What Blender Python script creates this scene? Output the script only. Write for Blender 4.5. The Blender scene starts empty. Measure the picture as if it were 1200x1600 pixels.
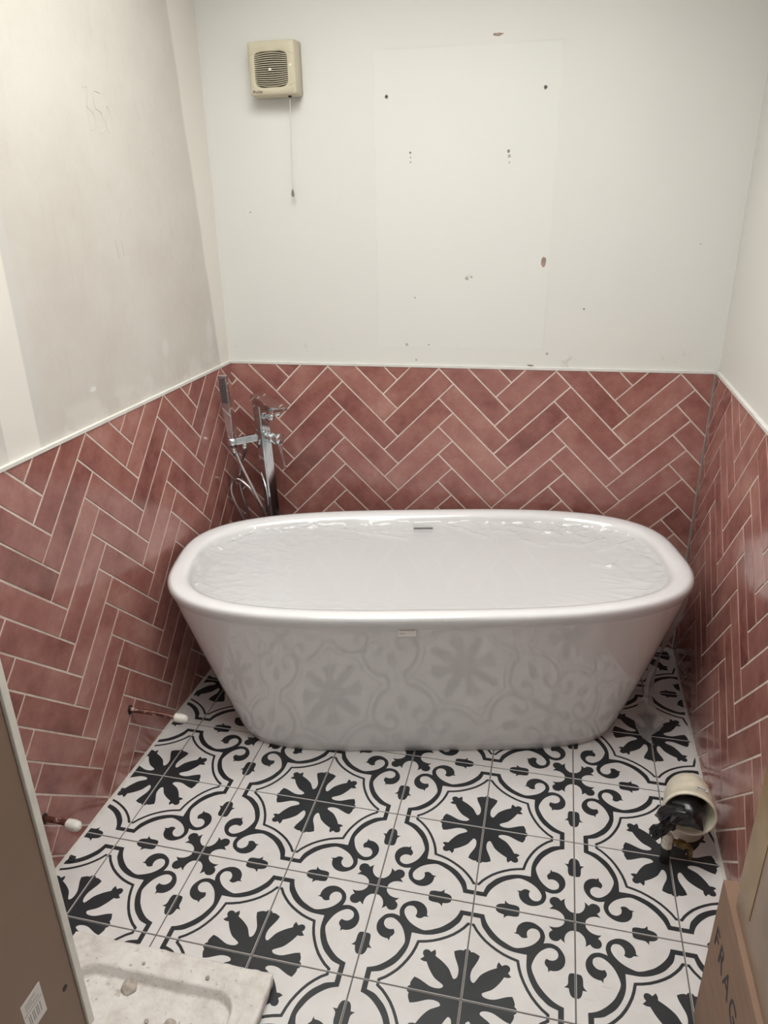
import bpy, bmesh, math, random
from mathutils import Vector, Matrix, noise
from mathutils.geometry import tessellate_polygon
random.seed(7)
C = bpy.context.scene.collection
SC = bpy.context.scene

# ---------------------------------------------------------------- camera
YAW, PIT, ROL, FPX = -0.2316, 0.3996, -0.0185, 1148.6
CAM = Vector((0.6021, -1.5946, 1.6468))
fw = Vector((math.sin(YAW)*math.cos(PIT), math.cos(YAW)*math.cos(PIT), -math.sin(PIT)))
rt = Vector((math.cos(YAW), -math.sin(YAW), 0)); up = rt.cross(fw)
R2 = rt*math.cos(ROL)+up*math.sin(ROL); U2 = -rt*math.sin(ROL)+up*math.cos(ROL)
cd = bpy.data.cameras.new('camera'); cam = bpy.data.objects.new('camera', cd); C.objects.link(cam)
cd.sensor_fit = 'VERTICAL'; cd.sensor_height = 24; cd.lens = 24*FPX/1600; cd.clip_start = .02
M = Matrix((R2, U2, -fw)).transposed().to_4x4(); M.translation = CAM
cam.matrix_world = M; SC.camera = cam
# ---------------------------------------------------------------- world, light, exposure
w = bpy.data.worlds.new('hall_daylight'); SC.world = w; w.use_nodes = True
w.node_tree.nodes['Background'].inputs[0].default_value = (.97, .97, .96, 1)
w.node_tree.nodes['Background'].inputs[1].default_value = .6
def area(name, loc, rot, sx, sy, power, col):
    l = bpy.data.lights.new(name, 'AREA'); l.shape = 'RECTANGLE'; l.size = sx; l.size_y = sy; l.energy = power; l.color = col
    o = bpy.data.objects.new(name, l); C.objects.link(o); o.location = loc; o.rotation_euler = rot; return o
SKY = (-.34, .70, -.95, .45)   # skylight shaft: x0, x1, y0, y1
area('skylight', ((SKY[0]+SKY[1])/2, (SKY[2]+SKY[3])/2, 3.08), (0, 0, 0), 1.0, 1.36, 43, (1, .995, .98))
SC.view_settings.view_transform = 'Standard'; SC.view_settings.look = 'None'
SC.view_settings.exposure = 0.0; SC.view_settings.gamma = 1; SC.view_settings.use_curve_mapping = False

# ---------------------------------------------------------------- material helpers
def srgb(r, g, b):
    f = lambda c: (c/255/12.92) if c/255 <= .04045 else ((c/255+.055)/1.055)**2.4
    return (f(r), f(g), f(b), 1)
class NT:
    def __init__(s, name):
        s.m = bpy.data.materials.new(name); s.m.use_nodes = True; s.t = s.m.node_tree
        s.b = s.t.nodes['Principled BSDF']; s.out = s.t.nodes['Material Output']
    def n(s, typ, **kw):
        x = s.t.nodes.new(typ)
        for k, v in kw.items():
            if k in x.inputs: x.inputs[k].default_value = v
            else: setattr(x, k, v)
        return x
    def l(s, a, b): s.t.links.new(a, b)
    def coord(s, which='Object'): return s.n('ShaderNodeTexCoord').outputs[which]
    def noise(s, vec, scale, detail=3, rough=.5):
        x = s.n('ShaderNodeTexNoise'); x.inputs['Scale'].default_value = scale; x.inputs['Detail'].default_value = detail
        x.inputs['Roughness'].default_value = rough
        if vec is not None: s.l(vec, x.inputs['Vector'])
        return x.outputs['Fac']
    def ramp(s, fac, stops):
        x = s.n('ShaderNodeValToRGB'); r = x.color_ramp
        while len(r.elements) < len(stops): r.elements.new(.5)
        for e, (p, c) in zip(r.elements, stops): e.position = p; e.color = c
        s.l(fac, x.inputs[0]); return x.outputs[0]
    def mix(s, fac, a, b, typ='MIX'):
        x = s.n('ShaderNodeMix'); x.data_type = 'RGBA'; x.blend_type = typ
        for sock, v in ((x.inputs[0], fac), (x.inputs[6], a), (x.inputs[7], b)):
            if hasattr(v, 'is_output'): s.l(v, sock)
            else: sock.default_value = v
        return x.outputs[2]
    def math(s, op, a, b=None, c=None):
        x = s.n('ShaderNodeMath', operation=op)
        for i, v in enumerate((a, b, c)):
            if v is None: continue
            if hasattr(v, 'is_output'): s.l(v, x.inputs[i])
            else: x.inputs[i].default_value = v
        return x.outputs[0]
    def step(s, a, e0, e1):
        x = s.n('ShaderNodeMapRange'); x.interpolation_type = 'SMOOTHSTEP'
        s.l(a, x.inputs[0]); x.inputs[1].default_value = e0; x.inputs[2].default_value = e1; return x.outputs[0]
    def col(s, c):
        if hasattr(c, 'is_output'): s.l(c, s.b.inputs['Base Color'])
        else: s.b.inputs['Base Color'].default_value = c
    def set(s, **kw):
        for k, v in kw.items():
            k = k.replace('_', ' ')
            if hasattr(v, 'is_output'): s.l(v, s.b.inputs[k])
            else: s.b.inputs[k].default_value = v
    def bump(s, h, strength=.2, dist=.002):
        x = s.n('ShaderNodeBump'); x.inputs['Strength'].default_value = strength; x.inputs['Distance'].default_value = dist
        s.l(h, x.inputs['Height']); s.l(x.outputs[0], s.b.inputs['Normal']); return x.outputs[0]
def plain(name, c, rough=.5, metal=0, nscale=0, namp=.06, bump=0):
    t = NT(name); t.set(Roughness=rough, Metallic=metal)
    if nscale:
        v = t.coord(); f = t.noise(v, nscale, 4)
        a = tuple(x*(1-namp*2) for x in c[:3])+(1,); b = tuple(min(1, x*(1+namp*2)) for x in c[:3])+(1,)
        t.col(t.ramp(f, [(.3, a), (.7, b)]))
        if bump: t.bump(f, bump)
    else: t.col(c)
    return t.m

# walls: white emulsion
def mat_wall(name, base, kind):
    t = NT(name); v = t.coord()
    f = t.noise(v, 2.2, 4, .6); g = t.noise(v, 60, 2)
    c = t.mix(f, tuple(x*.95 for x in base[:3])+(1,), base)
    sp = t.n('ShaderNodeSeparateXYZ'); t.l(v, sp.inputs[0]); X, Y, Z = sp.outputs
    wob = t.math('MULTIPLY_ADD', t.noise(v, 5, 4), .03, -.015)
    if kind == 'back':   # ghost outline of a removed cabinet, its edge brushed with old paint
        def frame(a, lo, hi):   # thin line mask
            return t.math('SUBTRACT', t.step(a, lo, lo+.004), t.step(a, hi, hi+.004))
        inx = t.math('MULTIPLY', t.step(X, -.025, -.02), t.math('SUBTRACT', 1, t.step(X, .56, .565)))
        inz = t.math('MULTIPLY', t.step(Z, 1.16, 1.165), t.math('SUBTRACT', 1, t.step(Z, 2.08, 2.085)))
        ln = t.math('ADD', t.math('MULTIPLY', t.math('ADD', frame(X, -.028, -.02), frame(X, .555, .562)), inz),
                    t.math('MULTIPLY', t.math('ADD', frame(Z, 1.155, 1.163), frame(Z, 2.08, 2.086)), inx))
        ln = t.math('MULTIPLY', ln, t.step(t.noise(v, 7, 2), .4, .65))
        c = t.mix(t.math('MULTIPLY', ln, .6), c, tuple(x*.9 for x in base[:3])+(1,))
        ins = t.math('MULTIPLY', inx, inz)
        c = t.mix(t.math('MULTIPLY', ins, .3), c, srgb(228, 229, 224))
        # grubby scuffs low on the wall
        sc = t.math('MULTIPLY', t.step(t.noise(v, 9, 5, .7), .62, .72), t.math('SUBTRACT', 1, t.step(Z, 1.12, 1.22)))
        c = t.mix(t.math('MULTIPLY', sc, .35), c, srgb(165, 160, 155))
    if kind == 'left':   # bare plasterboard with white filler bands over the board joint and in the corner
        Yw = t.math('ADD', Y, wob)
        board = t.ramp(t.noise(v, 3.5, 5, .65), [(.3, srgb(200, 194, 186)), (.55, srgb(207, 202, 194)), (.75, srgb(212, 208, 201))])
        fleck = t.step(t.noise(v, 90, 3, .7), .6, .75)
        board = t.mix(t.math('MULTIPLY', fleck, .18), board, srgb(180, 172, 164))
        stk = t.n('ShaderNodeMapping'); t.l(v, stk.inputs[0]); stk.inputs['Scale'].default_value = (1, 20, 2.2)
        board = t.mix(t.math('MULTIPLY', t.step(t.noise(stk.outputs[0], 3, 3), .58, .75), .22), board, srgb(190, 182, 174))
        corner = t.step(t.math('SUBTRACT', Yw, t.math('MULTIPLY', t.math('SUBTRACT', 1.9, Z), .10)), .835, .855)
        joint = t.math('MULTIPLY', t.step(Y, -.212, -.205), t.math('SUBTRACT', 1, t.step(Y, -.100, -.093)))
        halo = t.math('MULTIPLY', t.step(Yw, -.30, -.22), t.math('SUBTRACT', 1, t.step(Yw, -.08, -.045)))
        board = t.mix(t.math('MULTIPLY', halo, .5), board, srgb(207, 206, 202))
        low = t.math('MULTIPLY', t.step(t.math('SUBTRACT', 1.19, Z), .0, .04), t.step(t.noise(v, 12, 4), .45, .6))
        band = t.math('MINIMUM', 1, t.math('ADD', corner, joint))
        c = t.mix(band, board, srgb(228, 224, 216))
        c = t.mix(t.math('MULTIPLY', low, .45), c, srgb(222, 219, 212))
        for (py, pz, ry, rz) in ((.146, 1.188, .014, .007), (.55, 1.23, .02, .03), (.86, 1.22, .025, .05)):
            d = t.math('ADD', t.math('POWER', t.math('DIVIDE', t.math('SUBTRACT', Yw, py), ry), 2), t.math('POWER', t.math('DIVIDE', t.math('SUBTRACT', t.math('ADD', Z, wob), pz), rz), 2))
            c = t.mix(t.math('MULTIPLY', t.math('SUBTRACT', 1, t.step(d, .2, 1.6)), .75 if ry < .016 else .3), c, srgb(232, 230, 226))
    t.col(c); t.set(Roughness=.75); t.bump(t.math('ADD', t.math('MULTIPLY', g, .3), f), .12, .004)
    return t.m
WHITE = srgb(225, 224, 219)
m_back = mat_wall('wall_paint_patched', WHITE, 'back')
m_left = mat_wall('plasterboard_with_filler', WHITE, 'left')
m_right = mat_wall('wall_paint', srgb(221, 219, 214), 'right')
m_ceil = plain('ceiling_paint', srgb(232, 232, 228), .8, 0, 3, .01)
m_trim = plain('white_tile_trim', srgb(222, 220, 214), .45, 0, 25, .03)
m_seal = plain('white_sealant', srgb(214, 209, 202), .5, 0, 40, .04)

def mat_tile():
    t = NT('rose_glazed_tile'); oi = t.n('ShaderNodeObjectInfo'); v = t.coord()
    off = t.n('ShaderNodeVectorMath', operation='SCALE'); off.inputs[0].default_value = (37, 91, 53); t.l(oi.outputs['Random'], off.inputs[3])
    ad = t.n('ShaderNodeVectorMath', operation='ADD'); t.l(v, ad.inputs[0]); t.l(off.outputs[0], ad.inputs[1]); p = ad.outputs[0]
    big = t.noise(p, 8, 5, .62); fine = t.noise(p, 42, 4, .7)
    fac = t.math('ADD', t.math('ADD', t.math('MULTIPLY', big, .78), t.math('MULTIPLY', fine, .2)), t.math('MULTIPLY_ADD', oi.outputs['Random'], .20, -.09))
    c = t.ramp(fac, [(.30, srgb(130, 81, 75)), (.45, srgb(154, 103, 95)), (.58, srgb(168, 118, 109)), (.74, srgb(186, 141, 131))])
    t.col(c)
    t.set(Roughness=t.math('MULTIPLY_ADD', fine, .10, .10))
    t.b.inputs['IOR'].default_value = 1.5
    wav = t.noise(p, 16, 2)
    t.bump(t.math('ADD', wav, t.math('MULTIPLY', fine, .12)), .22, .004)
    return t.m
m_tile = mat_tile()
m_grout = plain('cream_grout', srgb(222, 208, 198), .8, 0, 40, .06)

def mat_floor(name, lo, hi, spk):
    t = NT(name); oi = t.n('ShaderNodeObjectInfo'); g = t.n('ShaderNodeNewGeometry'); v = g.outputs['Position']
    f = t.noise(v, 9, 5, .7); c = t.ramp(f, [(.3, lo), (.7, hi)])
    d = t.step(t.noise(v, 46, 5, .75), .66, .74)
    c = t.mix(t.math('MULTIPLY', d, .35), c, spk)
    mp = t.n('ShaderNodeMapping'); t.l(v, mp.inputs[0]); mp.inputs['Rotation'].default_value = (0, 0, .7); mp.inputs['Scale'].default_value = (4, 40, 1)
    sy = t.n('ShaderNodeSeparateXYZ'); t.l(v, sy.inputs[0])
    dirt = t.math('MULTIPLY', t.math('MULTIPLY', t.step(t.noise(mp.outputs[0], 2.5, 4, .6), .60, .70), t.step(t.noise(v, 3.1, 3), .5, .62)), t.math('SUBTRACT', 1, t.step(sy.outputs[1], -.45, -.15)))
    t.col(t.mix(t.math('MULTIPLY', dirt, .4), c, spk)); t.set(Roughness=t.math('MULTIPLY_ADD', f, .15, .3))
    t.bump(t.noise(v, 70, 3), .06, .002)
    return t.m
m_fwhite = mat_floor('floor_tile_white', srgb(216, 213, 211), srgb(228, 226, 224), srgb(172, 166, 162))
m_fblack = mat_floor('floor_tile_black', srgb(38, 41, 44), srgb(47, 50, 53), srgb(95, 96, 98))
m_fgrout = plain('grey_grout', srgb(112, 107, 103), .85, 0, 60, .06)

t = NT('bath_acrylic'); t.col(srgb(243, 242, 242)); t.set(Roughness=.035); t.b.inputs['IOR'].default_value = 1.5; m_bath = t.m
m_chrome = plain('chrome', (.72, .76, .78, 1), .05, 1)
m_hose = plain('chrome_hose', (.62, .62, .63, 1), .25, 1)
m_darkslot = plain('dark_slot', srgb(60, 58, 58), .5)
m_cream = plain('aged_cream_plastic', srgb(200, 192, 168), .42, 0, 20, .02)
m_creamlight = plain('pale_screw_cap', srgb(232, 228, 214), .4)
m_grilledark = plain('fan_interior', srgb(56, 48, 46), .7, 0, 60, .2)
m_cord = plain('pull_cord', srgb(214, 212, 204), .7)
m_ink = plain('dark_ink', srgb(52, 50, 56), .7)
m_whitepl = plain('white_plastic', srgb(226, 223, 214), .4, 0, 30, .03)
m_offpl = plain('yellowed_pipe_plastic', srgb(228, 220, 200), .38, 0, 18, .05)
m_brass = plain('tarnished_brass', srgb(120, 100, 66), .5, .6, 60, .25)
m_tape = plain('joint_tape', srgb(206, 200, 186), .6, 0, 70, .1)
m_hole = plain('hole_shadow', srgb(58, 50, 48), .9); m_fill = plain('old_filler', srgb(176, 172, 168), .9)
m_rawl = plain('grey_wall_plug', srgb(128, 124, 122), .7)
m_chip = plain('bare_plaster_chip', srgb(164, 142, 132), .85, 0, 80, .1)
m_pencil = plain('pencil', srgb(196, 191, 184), .8)

t = NT('weathered_copper'); v = t.coord(); f = t.noise(v, 55, 5, .7)
t.col(t.ramp(f, [(.40, srgb(70, 38, 32)), (.57, srgb(112, 66, 54)), (.66, srgb(188, 174, 164))])); t.set(Metallic=.25, Roughness=.42); m_copper = t.m
t = NT('black_polythene'); t.col(srgb(26, 27, 30)); t.set(Roughness=.26); t.bump(t.noise(t.coord(), 24, 2), .15, .004); m_bag = t.m
t = NT('kraft_cardboard'); v = t.coord(); mp = t.n('ShaderNodeMapping'); t.l(v, mp.inputs[0]); mp.inputs['Scale'].default_value = (1, 1, 9)
f = t.noise(mp.outputs[0], 9, 4); t.col(t.ramp(f, [(.3, srgb(137, 110, 91)), (.7, srgb(150, 122, 102))])); t.set(Roughness=.75); t.bump(f, .1); m_card = t.m
t = NT('wrapped_cardboard'); v = t.coord(); f = t.noise(v, 5, 5, .6)
t.col(t.ramp(f, [(.3, srgb(132, 110, 92)), (.7, srgb(156, 134, 114))])); t.set(Roughness=.3); t.bump(t.noise(v, 24, 3), .25, .004); m_cardw = t.m
t = NT('parcel_tape'); v = t.coord(); t.col(t.ramp(t.noise(v, 10, 3), [(.3, srgb(140, 112, 72)), (.7, srgb(160, 132, 90))])); t.set(Roughness=.2); m_ptape = t.m
t = NT('brown_hardboard'); v = t.coord(); t.col(t.ramp(t.noise(v, 3, 4), [(.3, srgb(128, 106, 90)), (.7, srgb(140, 117, 100))])); t.set(Roughness=.6); t.bump(t.noise(v, 220, 2), .08, .001); m_hard = t.m
t = NT('mortar_crusted_resin'); v = t.coord(); f = t.noise(v, 14, 6, .7); s = t.noise(v, 75, 4, .7)
c = t.ramp(f, [(.32, srgb(206, 198, 190)), (.5, srgb(226, 221, 215)), (.7, srgb(236, 233, 229))])
c = t.mix(t.math('MULTIPLY', t.step(s, .60, .70), .65), c, srgb(132, 120, 110)); c = t.mix(t.math('MULTIPLY', t.step(t.noise(v, 19, 5, .65), .58, .68), .6), c, srgb(182, 168, 156))
t.col(c); t.set(Roughness=.8); t.bump(t.math('ADD', f, t.math('MULTIPLY', s, .4)), .6, .006); m_tray = t.m
m_lump = plain('mortar_lump', srgb(178, 168, 158), .9, 0, 60, .15, .5)
m_sticker = plain('paper_label', srgb(216, 212, 206), .5)
m_stext = plain('grey_print', srgb(140, 136, 140), .6)

def mat_film(name, sc, strength, rough, cap, milk):
    t = NT(name); v = t.coord()
    mp = t.n('ShaderNodeMapping'); t.l(v, mp.inputs[0]); mp.inputs['Scale'].default_value = sc
    nb = t.n('ShaderNodeBump'); nb.inputs['Strength'].default_value = strength; nb.inputs['Distance'].default_value = .004
    t.l(t.noise(mp.outputs[0], 5, 4, .6), nb.inputs['Height'])
    gl = t.n('ShaderNodeBsdfGlossy'); gl.inputs['Roughness'].default_value = rough; t.l(nb.outputs[0], gl.inputs['Normal'])
    tr = t.n('ShaderNodeBsdfTransparent'); tr.inputs[0].default_value = (1, 1, 1, 1)
    fr = t.n('ShaderNodeFresnel'); fr.inputs[0].default_value = 1.5; t.l(nb.outputs[0], fr.inputs['Normal'])
    a = t.n('ShaderNodeMixShader'); t.l(t.math('MINIMUM', fr.outputs[0], cap), a.inputs[0]); t.l(tr.outputs[0], a.inputs[1]); t.l(gl.outputs[0], a.inputs[2])
    d = t.n('ShaderNodeBsdfDiffuse'); d.inputs[0].default_value = (.92, .92, .92, 1); u = t.n('ShaderNodeBsdfTranslucent'); u.inputs[0].default_value = (.92, .92, .92, 1)
    b = t.n('ShaderNodeMixShader'); b.inputs[0].default_value = .35; t.l(d.outputs[0], b.inputs[1]); t.l(u.outputs[0], b.inputs[2])
    c = t.n('ShaderNodeMixShader'); c.inputs[0].default_value = milk; t.l(a.outputs[0], c.inputs[1]); t.l(b.outputs[0], c.inputs[2])
    t.l(c.outputs[0], t.out.inputs[0]); return t.m
m_film = mat_film('clear_film', (5, 5, 8), .06, .035, .5, .15)
m_film_tail = mat_film('clear_film_bunched', (9, 9, 9), .6, .1, .5, .34)
m_film_side = mat_film('clear_film_taut', (1.2, 1.2, 30), .012, .02, .3, .015)

# ---------------------------------------------------------------- mesh helpers
def link(name, me, mat=None, parent=None, smooth=False):
    o = bpy.data.objects.new(name, me); C.objects.link(o)
    if mat is not None and not me.materials:
        for x in (mat if isinstance(mat, (list, tuple)) else [mat]): me.materials.append(x)
    if parent is not None: o.parent = parent
    if smooth:
        for p in me.polygons: p.use_smooth = True
    return o
def obj(name, bm, mat, parent=None, smooth=False):
    bm.normal_update()
    me = bpy.data.meshes.new(name); bm.to_mesh(me); bm.free()
    return link(name, me, mat, parent, smooth)
def thing(name, label, cat, loc=(0, 0, 0), group=None):
    o = bpy.data.objects.new(name, None); C.objects.link(o); o.location = loc; o.empty_display_size = .05
    return tag(o, label, cat, group)
def tag(o, label, cat, group=None):
    o['label'] = label; o['category'] = cat
    if group: o['group'] = group
    return o
def struct(o): o['kind'] = 'structure'; return o
def tidy(o):   # local = world minus the root's location, for parts modelled in world space
    for ch in o.children: ch.matrix_parent_inverse = Matrix.Translation(-Vector(o.location))
    return o
def box(bm, lo, hi, bev=0, seg=2):
    r = bmesh.ops.create_cube(bm, size=1)
    for v in r['verts']:
        for i in range(3): v.co[i] = lo[i] if v.co[i] < 0 else hi[i]
    if bev:
        es = list({e for v in r['verts'] for e in v.link_edges})
        bmesh.ops.bevel(bm, geom=es, offset=bev, segments=seg, affect='EDGES', profile=.6)
def frame_at(d):
    d = d.normalized(); a = Vector((0, 0, 1)) if abs(d.z) < .9 else Vector((1, 0, 0))
    x = a.cross(d).normalized(); return x, d.cross(x)
def tube(bm, pts, rad, n=10, caps=True):
    pts = [Vector(p) for p in pts]; rr = rad if isinstance(rad, (list, tuple)) else [rad]*len(pts); rings = []
    px = None
    for i, p in enumerate(pts):
        d = (pts[min(i+1, len(pts)-1)]-pts[max(i-1, 0)])
        if d.length < 1e-9: d = Vector((0, 0, 1))
        d.normalize()
        if px is None: px, _ = frame_at(d)
        px = (px-d*px.dot(d)).normalized(); py = d.cross(px)
        rings.append([bm.verts.new(p+px*math.cos(2*math.pi*k/n)*rr[i]+py*math.sin(2*math.pi*k/n)*rr[i]) for k in range(n)])
    for a, b in zip(rings, rings[1:]):
        for k in range(n): bm.faces.new((a[k], a[(k+1) % n], b[(k+1) % n], b[k]))
    if caps: bm.faces.new(rings[0][::-1]); bm.faces.new(rings[-1])
    return rings
def cat(pts, sub=6):
    pts = [Vector(p) for p in pts]; out = []
    for i in range(len(pts)-1):
        p0, p1, p2, p3 = pts[max(i-1, 0)], pts[i], pts[i+1], pts[min(i+2, len(pts)-1)]
        for k in range(sub):
            s = k/sub
            out.append(.5*((2*p1)+(p2-p0)*s+(2*p0-5*p1+4*p2-p3)*s*s+(3*p1-p0-3*p2+p3)*s**3))
    out.append(pts[-1]); return out
def loft(bm, rings, closed_ends=(False, False)):
    vr = [[bm.verts.new(p) for p in r] for r in rings]; n = len(vr[0])
    for a, b in zip(vr, vr[1:]):
        for k in range(n): bm.faces.new((a[k], a[(k+1) % n], b[(k+1) % n], b[k]))
    if closed_ends[0]: bm.faces.new(vr[0][::-1])
    if closed_ends[1]: bm.faces.new(vr[-1])
    return vr
def text(name, s, size, mat, parent, M, depth=.0004, shear=0, space=1):
    cu = bpy.data.curves.new(name, 'FONT'); cu.body = s; cu.size = size; cu.extrude = depth; cu.shear = shear; cu.space_character = space; cu.resolution_u = 3
    tmp = bpy.data.objects.new('tmp', cu); C.objects.link(tmp)
    dg = bpy.context.evaluated_depsgraph_get(); me = bpy.data.meshes.new_from_object(tmp.evaluated_get(dg))
    bpy.data.objects.remove(tmp); me.materials.clear(); me.transform(M)
    return link(name, me, mat, parent)

# ---------------------------------------------------------------- room frame (metres; x along the bath, y away from camera)
LA, LB = -.6062, .0131; RA, RB = 1.1345, .0017; BA, BB = 1.0106, .0355; HT = 1.0926
YF = -2.35; ZC = 2.55; PROUD = .010
TILE_END = -1.25
wl = lambda y: LA+LB*y
wr = lambda y: RA+RB*y
wb = lambda x: BA+BB*x
q = math.sqrt(1+BB*BB)
WALLS = {   # (s, z, depth into the room) -> world
    'left':  lambda s, z, d: Vector((LA+LB*s+d, s, z)),
    'right': lambda s, z, d: Vector((RA-RB*s-d, -s, z)),
    'back':  lambda s, z, d: Vector((s/q+BB*d, BA+BB*s/q-d, z))}
def slab(name, fn, s0, s1, z0, z1, d0, d1, mat, parent=None):
    bm = bmesh.new(); vs = [bm.verts.new(fn(s, z, d)) for d in (d0, d1) for s, z in ((s0, z0), (s1, z0), (s1, z1), (s0, z1))]
    for f in ((0, 1, 2, 3), (7, 6, 5, 4), (0, 4, 5, 1), (1, 5, 6, 2), (2, 6, 7, 3), (3, 7, 4, 0)): bm.faces.new([vs[i] for i in f])
    bmesh.ops.recalc_face_normals(bm, faces=bm.faces)
    return obj(name, bm, mat, parent)
yl = wb(LA); yr = wb(RA)
S_BACK = (LA*q, RA*q); S_LEFT = (TILE_END, yl); S_RIGHT = (-yr, -TILE_END)
walls = {}
walls['back'] = struct(slab('wall_back', WALLS['back'], S_BACK[0]-.15, S_BACK[1]+.15, -.02, ZC, -PROUD, -.14, m_back))
walls['left'] = struct(slab('wall_left', WALLS['left'], YF, yl+PROUD, -.02, ZC, -PROUD, -.14, m_left))
walls['right'] = struct(slab('wall_right', WALLS['right'], -yr-PROUD, -YF, -.02, ZC, -PROUD, -.14, m_right))
bm = bmesh.new()   # ceiling with a plastered skylight shaft
x0, x1, y0, y1 = SKY
box(bm, (-.8, YF-.1, ZC), (x0, 1.3, ZC+.55)); box(bm, (x1, YF-.1, ZC), (1.4, 1.3, ZC+.55)); box(bm, (x0, YF-.1, ZC), (x1, y0, ZC+.55)); box(bm, (x0, y1, ZC), (x1, 1.3, ZC+.55)); box(bm, (-.8, YF-.1, ZC+.55), (1.4, 1.3, ZC+.6))
struct(obj('ceiling', bm, m_ceil))
bm = bmesh.new()   # wall behind the camera, with the doorway the picture was taken from
box(bm, (-.78, YF-.1, -.02), (-.1, YF, ZC)); box(bm, (.9, YF-.1, -.02), (1.3, YF, ZC)); box(bm, (-.1, YF-.1, 2.05), (.9, YF, ZC))
struct(obj('wall_front', bm, m_right))

# ---------------------------------------------------------------- herringbone wall tiles
def clip(poly, f):   # keep f(p) >= 0
    out = []
    for i, a in enumerate(poly):
        b = poly[(i+1) % len(poly)]; fa, fb = f(a), f(b)
        if fa >= 0: out.append(a)
        if (fa >= 0) != (fb >= 0):
            k = fa/(fa-fb); out.append((a[0]+(b[0]-a[0])*k, a[1]+(b[1]-a[1])*k))
    return out
def tile_mesh(name, poly, th):   # poly ccw in local (a, b); prism with a soft shoulder
    bm = bmesh.new(); n = len(poly); cx = sum(p[0] for p in poly)/n; cy = sum(p[1] for p in poly)/n
    def ring(inset, z):
        r = []
        for i in range(n):
            p0, p1, p2 = Vector(poly[i-1]), Vector(poly[i]), Vector(poly[(i+1) % n])
            e1 = (p1-p0); e2 = (p2-p1)
            if e1.length < 1e-6 or e2.length < 1e-6: r.append(bm.verts.new((p1.x, p1.y, z))); continue
            e1.normalize(); e2.normalize(); n1 = Vector((-e1.y, e1.x)); n2 = Vector((-e2.y, e2.x))
            den = 1+n1.dot(n2); m = (n1+n2)/max(den, .25)
            r.append(bm.verts.new((p1.x+m.x*inset, p1.y+m.y*inset, z)))
        return r
    a, b, c = ring(0, -th), ring(0, -.0012), ring(.0012, 0)
    for u, v in ((a, b), (b, c)):
        for i in range(n): bm.faces.new((u[i], u[(i+1) % n], v[(i+1) % n], v[i]))
    bm.faces.new(c)
    me = bpy.data.meshes.new(name); bm.normal_update(); bm.to_mesh(me); bm.free(); me.materials.append(m_tile); return me
FIT = {'back': (.046, .9365, .2921, .0762, 45.07), 'left': (-.1349, .9887, .2927, .0767, 45.59), 'right': (-.5685, .9814, .2984, .0774, 47.0)}
GAP = .0025
def tile_wall(side, s0, s1, z0, z1):
    fn = WALLS[side]; x0, z00, L, W, deg = FIT[side]; th = math.radians(deg); c, s = math.cos(th), math.sin(th)
    root = walls[side]; shared = {}
    o3 = fn(0, 0, 0); es = (fn(1, 0, 0)-o3).normalized(); ez = Vector((0, 0, 1)); ed = es.cross(ez)
    cnt = 0
    for kind in 'HV':
        rect = (0, 0, L, W) if kind == 'H' else (0, W, W, W+L)
        full = [(rect[0]+GAP, rect[1]+GAP), (rect[2]-GAP, rect[1]+GAP), (rect[2]-GAP, rect[3]-GAP), (rect[0]+GAP, rect[3]-GAP)]
        for n1 in range(-45, 46):
            for n2 in range(-16, 17):
                da, db = n1*W+n2*L, n1*W-n2*L
                # centre in wall coordinates
                ca, cb = (rect[0]+rect[2])/2+da, (rect[1]+rect[3])/2+db
                cs, cz = x0+ca*c-cb*s, z00+ca*s+cb*c
                if cs < s0-.25 or cs > s1+.25 or cz < z0-.25 or cz > z1+.25: continue
                loc = lambda p: (x0+(p[0]+da)*c-(p[1]+db)*s, z00+(p[0]+da)*s+(p[1]+db)*c)
                poly = list(full); inside = True
                for f in (lambda p: loc(p)[0]-s0-.0015, lambda p: s1-.0015-loc(p)[0], lambda p: loc(p)[1]-z0-.002, lambda p: z1-loc(p)[1]):
                    new = clip(poly, f)
                    if len(new) != len(poly) or any(f(p) < 0 for p in poly): inside = False
                    poly = new
                    if len(poly) < 3: break
                if len(poly) < 3: continue
                ar = abs(sum(poly[i][0]*poly[(i+1) % len(poly)][1]-poly[(i+1) % len(poly)][0]*poly[i][1] for i in range(len(poly))))/2
                if ar < 6e-5: continue
                m0 = ((rect[0]+rect[2])/2, (rect[1]+rect[3])/2)
                poly = [(p[0]-m0[0], p[1]-m0[1]) for p in poly]
                if inside:
                    if kind not in shared: shared[kind] = tile_mesh('wall_tile', poly, .0095)
                    me = shared[kind]
                else: me = tile_mesh('wall_tile', poly, .0095)
                o = bpy.data.objects.new('wall_tile', me); C.objects.link(o); o.parent = root
                ea = es*c+ez*s; eb = -es*s+ez*c
                # tiny lippage and tilt so each tile catches the light on its own
                nrm = (ed+ea*random.uniform(-.0022, .0022)+eb*random.uniform(-.004, .004)).normalized()
                a2 = (ea-nrm*ea.dot(nrm)).normalized(); b2 = nrm.cross(a2)
                if b2.dot(eb) < 0: b2 = -b2
                m = Matrix((a2, b2, nrm)).transposed().to_4x4(); m.translation = fn(cs, cz, random.uniform(-.0005, .0))
                o.matrix_world = m; cnt += 1
    slab('grout', fn, s0, s1, z0, z1, -.0016, -.0098, m_grout, root)
    return cnt
tile_wall('back', S_BACK[0]+.001, S_BACK[1]-.001, .0, HT)
tile_wall('left', TILE_END, yl-.001, .0, HT)
tile_wall('right', -yr+.001, -TILE_END, .0, HT)
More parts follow.
